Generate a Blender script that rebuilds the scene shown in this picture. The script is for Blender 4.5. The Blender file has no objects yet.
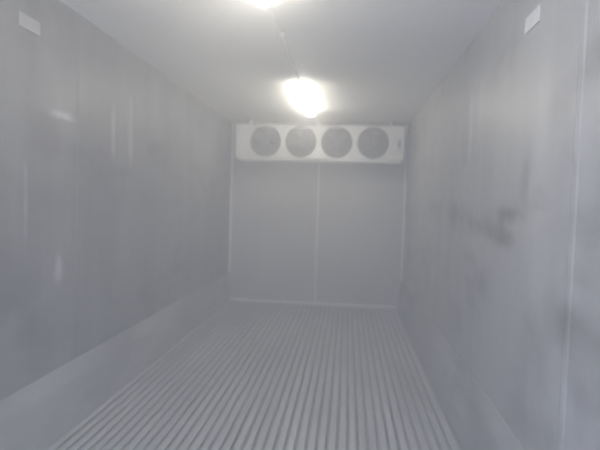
import bpy, bmesh, math, random
from mathutils import Vector, Matrix
random.seed(3)
S=bpy.context.scene
XL,XR=-1.53,0.72
ZF,ZC=0.0,2.31
YB,Y0=6.15,-0.7
EYE=1.29

# ---------- materials ----------
def mat(name, col, rough=0.5, metal=0.0, col2=None, nscale=3.0, stretch=(1,1,1), bump=0.0, bscale=3.0, bstretch=(1,1,1), lo=.35, hi=.7, spots=None, marks=(), spec=.5):
    m=bpy.data.materials.new(name); m.use_nodes=True
    n=m.node_tree.nodes; l=m.node_tree.links
    b=n['Principled BSDF']
    b.inputs['Roughness'].default_value=rough; b.inputs['Metallic'].default_value=metal
    b.inputs['Specular IOR Level'].default_value=spec
    b.inputs['Base Color'].default_value=(*col,1)
    tc=n.new('ShaderNodeTexCoord')
    if col2:
        mp=n.new('ShaderNodeMapping'); mp.inputs['Scale'].default_value=stretch
        l.new(tc.outputs['Object'],mp.inputs[0])
        t=n.new('ShaderNodeTexNoise'); t.inputs['Scale'].default_value=nscale; t.inputs['Detail'].default_value=5
        l.new(mp.outputs[0],t.inputs[0])
        r=n.new('ShaderNodeValToRGB'); r.color_ramp.elements[0].position=lo; r.color_ramp.elements[1].position=hi
        r.color_ramp.elements[0].color=(*col,1); r.color_ramp.elements[1].color=(*col2,1)
        l.new(t.outputs['Fac'],r.inputs[0]); out=r.outputs[0]
        if spots:
            mp2=n.new('ShaderNodeMapping'); mp2.inputs['Scale'].default_value=(1,.7,1.6)
            l.new(tc.outputs['Object'],mp2.inputs[0])
            t2=n.new('ShaderNodeTexNoise'); t2.inputs['Scale'].default_value=spots[0]; t2.inputs['Detail'].default_value=7
            l.new(mp2.outputs[0],t2.inputs[0])
            r2=n.new('ShaderNodeValToRGB'); r2.color_ramp.elements[0].position=spots[1]; r2.color_ramp.elements[1].position=spots[2]
            l.new(t2.outputs['Fac'],r2.inputs[0])
            mx=n.new('ShaderNodeMixRGB'); l.new(r2.outputs[0],mx.inputs[0]); l.new(out,mx.inputs[1]); mx.inputs[2].default_value=(*spots[3],1)
            out=mx.outputs[0]
        # individual scuff / grime marks and painted lamp reflections: (y,z,half-length y,half-height z,colour,strength)
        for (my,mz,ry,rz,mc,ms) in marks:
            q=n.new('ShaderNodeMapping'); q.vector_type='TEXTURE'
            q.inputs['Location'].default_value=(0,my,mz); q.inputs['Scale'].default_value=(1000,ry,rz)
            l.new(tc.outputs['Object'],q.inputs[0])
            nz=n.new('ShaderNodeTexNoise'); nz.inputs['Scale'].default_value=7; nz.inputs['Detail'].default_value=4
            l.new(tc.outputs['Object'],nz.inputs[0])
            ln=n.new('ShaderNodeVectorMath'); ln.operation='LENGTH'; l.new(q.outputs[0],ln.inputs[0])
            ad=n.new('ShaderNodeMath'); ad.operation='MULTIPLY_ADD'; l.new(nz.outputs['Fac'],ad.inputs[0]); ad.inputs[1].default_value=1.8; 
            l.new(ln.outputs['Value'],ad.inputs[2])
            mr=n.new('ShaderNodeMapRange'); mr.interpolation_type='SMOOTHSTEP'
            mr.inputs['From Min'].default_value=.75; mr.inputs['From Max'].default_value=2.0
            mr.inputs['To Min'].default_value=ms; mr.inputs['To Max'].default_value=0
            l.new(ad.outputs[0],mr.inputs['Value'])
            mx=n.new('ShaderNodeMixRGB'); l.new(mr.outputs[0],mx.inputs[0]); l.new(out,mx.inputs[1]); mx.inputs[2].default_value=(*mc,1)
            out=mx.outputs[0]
        l.new(out,b.inputs['Base Color'])
    if bump:
        mp=n.new('ShaderNodeMapping'); mp.inputs['Scale'].default_value=bstretch
        l.new(tc.outputs['Object'],mp.inputs[0])
        t=n.new('ShaderNodeTexNoise'); t.inputs['Scale'].default_value=bscale; t.inputs['Detail'].default_value=2
        l.new(mp.outputs[0],t.inputs[0])
        bp=n.new('ShaderNodeBump'); bp.inputs['Strength'].default_value=bump; bp.inputs['Distance'].default_value=.05
        l.new(t.outputs['Fac'],bp.inputs['Height']); l.new(bp.outputs[0],b.inputs['Normal'])
    return m
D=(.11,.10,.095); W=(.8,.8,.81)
M_left=mat('wall_left_grp',(.17,.17,.168),.42,0,(.25,.25,.248),1.5,(1,3,.6),.25,1.6,(1,2.6,.5),spots=(2.3,.54,.72,(.11,.107,.10)),spec=.35,  # same GRP as right wall, weaker daylight put into its darker colour
  marks=[(2.45,1.72,.12,.03,W,.7),(2.42,.93,.05,.11,W,.5),(2.15,1.25,.025,.28,W,.3),(3.25,1.75,.05,.3,W,.4),(3.0,1.7,.04,.25,W,.4),(1.9,1.0,.3,.2,D,.5),(2.6,1.55,.5,.06,D,.6),(2.3,1.3,.4,.12,D,.5)])  # pale scuffs, and farther tall streaks that paint lamp reflections
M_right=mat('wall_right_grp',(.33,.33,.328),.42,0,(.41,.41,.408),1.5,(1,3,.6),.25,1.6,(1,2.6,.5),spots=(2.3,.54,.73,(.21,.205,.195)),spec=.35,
  marks=[(2.25,1.27,.28,.055,D,.9),(2.32,1.15,.22,.07,D,.8),(2.7,1.20,.4,.08,D,.7),(2.05,1.42,.06,.14,D,.45),(3.3,1.25,.45,.12,D,.55),(3.0,1.75,.06,.28,W,.5),(2.8,1.85,.03,.2,W,.45),(1.9,.75,.2,.25,D,.35),(2.6,.9,.25,.12,D,.45),(4.2,1.3,.6,.12,D,.5),(2.9,1.0,.2,.08,D,.5)])
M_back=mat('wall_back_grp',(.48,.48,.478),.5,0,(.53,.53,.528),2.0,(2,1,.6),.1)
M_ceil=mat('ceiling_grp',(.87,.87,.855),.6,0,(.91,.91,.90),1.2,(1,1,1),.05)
M_kerb=mat('kerb_grp',(.32,.32,.318),.6,0,(.44,.44,.438),2,(1,.6,2),.1,spots=(2,.52,.72,(.23,.23,.225)),spec=.3)
M_floor=mat('floor_aluminium',(.43,.43,.42),.5,.15,(.58,.58,.57),1.8,(3,.6,1),.05)
M_gap=mat('floor_channel',(.29,.29,.285),.7,0,(.36,.36,.355),5)
M_trim=mat('trim_white',(.84,.84,.84),.45,0,(.78,.78,.78),4)
M_white=mat('painted_steel_white',(.90,.90,.89),.4,0,(.85,.85,.84),3)
M_dark=mat('fan_recess_dark',(.03,.03,.03),.6,0,(.05,.05,.05),5)
M_blade=mat('fan_blade',(.08,.08,.08),.5,0,(.11,.11,.11),5)
M_wire=mat('guard_wire',(.24,.24,.24),.4,.3)
M_sticker=mat('label_white',(.7,.7,.71),.5,0,(.6,.6,.6),10)
M_stl=mat('label_grey',(.38,.38,.39),.5,0,(.33,.33,.33),10)
M_ink=mat('label_print',(.25,.27,.33),.5)
M_pvc=mat('pvc_conduit',(.85,.85,.84),.5)
M_lbase=mat('lamp_housing',(.85,.85,.84),.5)
def emis(name,col,s):
    m=bpy.data.materials.new(name); m.use_nodes=True
    b=m.node_tree.nodes['Principled BSDF']
    b.inputs['Base Color'].default_value=(.9,.9,.85,1)
    b.inputs['Emission Color'].default_value=(*col,1); b.inputs['Emission Strength'].default_value=s
    return m
M_lamp=emis('lamp_diffuser',(1,.94,.80),37.0)

# ---------- mesh helpers ----------
def obj(name,bm,mats,parent=None,smooth=False,bevel=0):
    me=bpy.data.meshes.new(name); bmesh.ops.recalc_face_normals(bm,faces=bm.faces); bm.to_mesh(me); bm.free()
    for m in (mats if isinstance(mats,list) else [mats]): me.materials.append(m)
    if smooth:
        for p in me.polygons: p.use_smooth=True
    o=bpy.data.objects.new(name,me); S.collection.objects.link(o)
    if parent: o.parent=parent
    if bevel:
        b=o.modifiers.new('b','BEVEL'); b.width=bevel; b.segments=3; b.limit_method='ANGLE'
    return o
def empty(name,loc):
    e=bpy.data.objects.new(name,None); e.location=loc; S.collection.objects.link(e); return e
def addbox(bm,x0,x1,y0,y1,z0,z1,mi=0):
    r=bmesh.ops.create_cube(bm,size=1)
    for v in r['verts']:
        v.co=Vector(((x0+x1)/2+v.co.x*(x1-x0),(y0+y1)/2+v.co.y*(y1-y0),(z0+z1)/2+v.co.z*(z1-z0)))
    for f in {f for v in r['verts'] for f in v.link_faces}: f.material_index=mi
def prism_y(bm,prof,y0,y1,mi=0):
    a=[bm.verts.new((x,y0,z)) for x,z in prof]; b=[bm.verts.new((x,y1,z)) for x,z in prof]
    n=len(prof); fs=[bm.faces.new(a),bm.faces.new(b[::-1])]
    for i in range(n): fs.append(bm.faces.new((a[i],a[(i+1)%n],b[(i+1)%n],b[i])))
    for f in fs: f.material_index=mi
def torus(bm,c,R,r,mi=0,seg=40,ps=6):  # axis along Y
    rings=[]
    for i in range(seg):
        a=2*math.pi*i/seg
        rings.append([bm.verts.new((c[0]+(R+r*math.cos(2*math.pi*j/ps))*math.cos(a), c[1]+r*math.sin(2*math.pi*j/ps), c[2]+(R+r*math.cos(2*math.pi*j/ps))*math.sin(a))) for j in range(ps)])
    for i in range(seg):
        for j in range(ps):
            f=bm.faces.new((rings[i][j],rings[(i+1)%seg][j],rings[(i+1)%seg][(j+1)%ps],rings[i][(j+1)%ps])); f.material_index=mi
def tube(bm,p,q,r,seg=10,mi=0,r2=None):
    p,q=Vector(p),Vector(q); d=q-p
    m=Matrix.Translation((p+q)/2)@d.to_track_quat('Z','Y').to_matrix().to_4x4()
    rr=bmesh.ops.create_cone(bm,cap_ends=True,segments=seg,radius1=r,radius2=r if r2 is None else r2,depth=d.length,matrix=m)
    for f in {f for v in rr['verts'] for f in v.link_faces}: f.material_index=mi

# ---------- shell ----------
def wall_side(name,x,s,m,ys):
    bm=bmesh.new()
    addbox(bm,min(x,x-s*.08),max(x,x-s*.08),Y0,YB+.08,ZF-.08,ZC+.08)
    for y in ys:   # slim raised joint battens with feathered edges
        h=.003; a=[]
        for z in (.37,ZC-.001):
            a.append([bm.verts.new((x+s*dx,y+dy,z)) for dx,dy in ((-.001,-.028),(h,-.012),(h,.012),(-.001,.028))])
        for i in range(3): bm.faces.new((a[0][i],a[0][i+1],a[1][i+1],a[1][i]))
    return obj(name,bm,m)
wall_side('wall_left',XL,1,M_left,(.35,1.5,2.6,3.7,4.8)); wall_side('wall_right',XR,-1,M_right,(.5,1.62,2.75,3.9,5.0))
bm=bmesh.new(); addbox(bm,XL,XR,YB,YB+.08,ZF-.08,ZC+.08); obj('wall_back',bm,M_back)
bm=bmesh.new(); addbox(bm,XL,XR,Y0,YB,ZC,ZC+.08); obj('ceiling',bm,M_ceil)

# T-bar floor
bm=bmesh.new(); addbox(bm,XL,XR,Y0,YB,ZF-.08,ZF-.025,1)
P=.055; x=XL+.06
while x<XR-.06:
    w=.019
    prism_y(bm,[(x-w,ZF-.004),(x-w+.005,ZF),(x+w-.005,ZF),(x+w,ZF-.004),(x+w,ZF-.009),(x+.004,ZF-.011),(x+.004,ZF-.025),(x-.004,ZF-.025),(x-.004,ZF-.011),(x-w,ZF-.009)],Y0,YB-.03,0)
    x+=P
obj('floor',bm,[M_floor,M_gap])

# kerbs (scuff liners)
KH=.36
def kerb(name,x,s,t):
    bm=bmesh.new()
    prism_y(bm,[(x,-.025),(x+s*t,-.025),(x+s*t*.5,KH-.10),(x+s*.002,KH),(x,KH)],Y0,YB,0)
    return obj(name,bm,M_kerb)
kerb('baseboard_left',XL,1,.04); kerb('baseboard_right',XR,-1,.055)

# trims on the back wall
bm=bmesh.new(); addbox(bm,XL,XL+.03,YB-.03,YB,KH,ZC); obj('trim_1',bm,M_trim,bevel=.004)
bm=bmesh.new(); addbox(bm,XR-.03,XR,YB-.03,YB,KH,ZC); obj('trim_2',bm,M_trim,bevel=.004)
bm=bmesh.new(); addbox(bm,XL+.04,XR-.055,YB-.03,YB,-.025,.03); obj('trim_3',bm,M_trim,bevel=.004)
xm=(XL+XR)/2
bm=bmesh.new(); addbox(bm,xm+.01,xm+.032,YB-.010,YB,.03,ZC); obj('trim_4',bm,M_trim,bevel=.003)

# ---------- evaporator ----------
ex0,ex1=XL+.15,XR-.09; ey0=YB-.38; ez1=ZC-.085; ez0=ez1-.39
ev=empty('evaporator_unit',(xm,YB,ez1))
def P_(o): 
    o.parent=ev; o.matrix_parent_inverse=Matrix.Translation(ev.location).inverted(); return o
R=.182
fx=[ex0+.365+i*.428 for i in range(4)]; fz=(ez0+ez1)/2
bm=bmesh.new()
def front_panel(bm,y):
    edges=[ex0]+[(fx[i]+fx[i+1])/2 for i in range(3)]+[ex1]
    N=48
    for i in range(4):
        a0,a1=edges[i],edges[i+1]; cx=fx[i]
        angs=[2*math.pi*k/N for k in range(N)]
        for X_ in (a0-cx,a1-cx):
            for Z_ in (ez0-fz,ez1-fz): angs.append(math.atan2(Z_,X_)%(2*math.pi))
        angs=sorted(set(round(a,6) for a in angs)); N2=len(angs)
        inner=[];outer=[]
        for t in angs:
            c,s=math.cos(t),math.sin(t)
            inner.append(bm.verts.new((cx+R*c,y,fz+R*s)))
            hx=(a1-cx) if c>0 else (cx-a0); hz=ez1-fz
            q=min(hx/abs(c) if abs(c)>1e-6 else 1e9, hz/abs(s) if abs(s)>1e-6 else 1e9)
            outer.append(bm.verts.new((cx+q*c,y,fz+q*s)))
        lip=[bm.verts.new((v.co.x,y+.06,v.co.z)) for v in inner]
        for k in range(N2):
            k2=(k+1)%N2
            bm.faces.new((inner[k],inner[k2],outer[k2],outer[k]))
            bm.faces.new((inner[k],inner[k2],lip[k2],lip[k]))
front_panel(bm,ey0)
P_(obj('front_panel',bm,M_white))
bm=bmesh.new()
T=.010
addbox(bm,ex0,ex1,ey0-.004,YB-.01,ez1-T,ez1+.002)
addbox(bm,ex0,ex1,ey0-.004,YB-.01,ez0-.002,ez0+T)
addbox(bm,ex0-.002,ex0+T,ey0-.004,YB-.01,ez0,ez1)
addbox(bm,ex1-T,ex1+.002,ey0-.004,YB-.01,ez0,ez1)
addbox(bm,ex0+.02,ex1-.02,ey0+.02,YB-.03,ez0-.028,ez0) # drip tray
addbox(bm,ex0,ex1,YB-.012,YB-.002,ez0,ez1)
for hx in (ex0+.15,xm,ex1-.15): addbox(bm,hx-.02,hx+.02,ey0+.15,YB-.05,ez1,ZC)
P_(obj('housing',bm,M_white,bevel=.003))
bm=bmesh.new(); addbox(bm,ex0+.02,ex1-.02,ey0+.13,ey0+.30,ez0+.02,ez1-.02)
P_(obj('coil_block',bm,M_dark))
for i,cx in enumerate(fx):
    bm=bmesh.new()
    tube(bm,(cx,ey0+.03,fz),(cx,ey0+.12,fz),.05,20)
    for k in range(5):
        a=2*math.pi*k/5+i*.4
        vs=[]
        for rr,da,dy in ((.045,-.35,.0),(.160,-.28,-.01),(.168,.12,.012),(.160,.42,.04),(.045,.4,.035)):
            vs.append(bm.verts.new((cx+rr*math.cos(a+da),ey0+.055+dy,fz+rr*math.sin(a+da))))
        bm.faces.new(vs)
    P_(obj('fan_%d'%(i+1),bm,M_blade))
    bm=bmesh.new()
    for k in range(1,9):
        rr=R*k/8; torus(bm,(cx,ey0-.012-.02*math.cos(rr/R*1.5),fz),rr,.0022 if k<8 else .006)
    for k in range(4):
        a=math.pi*k/4
        d=Vector((math.cos(a),0,math.sin(a)))*R; c=Vector((cx,ey0-.018,fz))
        tube(bm,c-d,c+d,.003,6)
    P_(obj('guard_%d'%(i+1),bm,M_wire))
bm=bmesh.new(); addbox(bm,ex1-.075,ex1-.03,ey0-.008,ey0,fz-.10,fz+.05,0); addbox(bm,ex1-.07,ex1-.035,ey0-.010,ey0-.008,fz-.05,fz+.03,1)
P_(obj('rating_plate',bm,[M_sticker,M_ink]))

# ---------- lamps ----------
def lamp(LX,y0,y1,hw):
    e=empty('ceiling_lamp',(LX,(y0+y1)/2,ZC))
    def A(o): o.parent=e; o.matrix_parent_inverse=Matrix.Translation(e.location).inverted()
    bm=bmesh.new(); addbox(bm,LX-hw+.01,LX+hw-.01,y0+.01,y1-.01,ZC-.02,ZC); A(obj('housing',bm,M_lbase,bevel=.008))
    bm=bmesh.new()
    secs=[(0,.45),(.008,.75),(.03,.93),(.08,1),(1-.08,1),(1-.03,.93),(1-.008,.75),(1,.45)]
    rings=[]
    for t,s in secs:
        y=y0+(y1-y0)*t
        rings.append([bm.verts.new((LX+hw*s*math.cos(a),y,ZC-.016-.065*s*math.sin(a))) for a in [math.pi*k/12 for k in range(13)]])
    for i in range(len(rings)-1):
        for k in range(12): bm.faces.new((rings[i][k],rings[i][k+1],rings[i+1][k+1],rings[i+1][k]))
        bm.faces.new((rings[i][12],rings[i][0],rings[i+1][0],rings[i+1][12]))
    bm.faces.new(rings[0]); bm.faces.new(rings[-1])
    A(obj('diffuser',bm,M_lamp,smooth=True))
L1=xm-.035; L2=xm-.03
lamp(L1,1.30,2.38,.062); lamp(L2,4.05,5.30,.062)
bm=bmesh.new(); tube(bm,(L1,2.37,ZC-.012),(L2,4.07,ZC-.012),.009,12)
for y in (2.9,3.5): addbox(bm,L1-.02,L1+.025,y-.008,y+.008,ZC-.024,ZC)
obj('electrical_conduit',bm,M_pvc)

# ---------- wall plates ----------
def plate(x,s,y,z,m):
    bm=bmesh.new()
    addbox(bm,min(x,x+s*.006),max(x,x+s*.006),y-.075,y+.075,z-.032,z+.032,0)
    obj('wall_label',bm,[m],bevel=.002)
plate(XL,1,2.17,2.10,M_stl); plate(XR,-1,2.06,2.06,M_sticker)

# ---------- fog ----------
bm=bmesh.new(); addbox(bm,XL+.06,XR-.06,Y0+.05,ey0-.06,.005,ZC-.03)
fog=bpy.data.materials.new('cold_fog'); fog.use_nodes=True; n=fog.node_tree.nodes; n.clear()
o=n.new('ShaderNodeOutputMaterial'); v=n.new('ShaderNodeVolumeScatter')
v.inputs['Density'].default_value=.195; v.inputs['Anisotropy'].default_value=.12; v.inputs['Color'].default_value=(.99,.99,.99,1)
fog.node_tree.links.new(v.outputs[0],o.inputs['Volume'])
obj('fog',bm,fog)

# ---------- world: overcast sky, brighter on the -x side ----------
w=bpy.data.worlds.new('World'); S.world=w; w.use_nodes=True
N=w.node_tree.nodes; L=w.node_tree.links; bg=N['Background']
bg.inputs[1].default_value=4.6
tc=N.new('ShaderNodeTexCoord'); sp=N.new('ShaderNodeSeparateXYZ'); L.new(tc.outputs['Generated'],sp.inputs[0])
mr=N.new('ShaderNodeMapRange'); mr.inputs['From Min'].default_value=-1; mr.inputs['From Max'].default_value=1
L.new(sp.outputs['X'],mr.inputs['Value'])
cr=N.new('ShaderNodeValToRGB'); L.new(mr.outputs[0],cr.inputs[0])
cr.color_ramp.elements[0].position=.15; cr.color_ramp.elements[0].color=(1.22,1.38,1.86,1)
cr.color_ramp.elements[1].position=.8; cr.color_ramp.elements[1].color=(.45,.455,.485,1)
L.new(cr.outputs[0],bg.inputs[0])

# ---------- camera ----------
f=480.; vx,vy=348-300,225-205; roll=.030
Yc=Vector((vx,vy,-f)).normalized()
Zc=Vector((roll,1,(vx*roll+vy)/f)).normalized()
Xc=Yc.cross(Zc)
Rm=Matrix((Xc,Yc,Zc)).to_4x4()
cam=bpy.data.cameras.new('camera'); co=bpy.data.objects.new('camera',cam); S.collection.objects.link(co)
cam.sensor_width=36; cam.lens=36*f/600; cam.clip_start=.01
co.matrix_world=Matrix.Translation((0,0,EYE))@Rm
cam.dof.use_dof=True; cam.dof.focus_distance=1.0; cam.dof.aperture_fstop=6
S.camera=co
S.view_settings.view_transform='Standard'
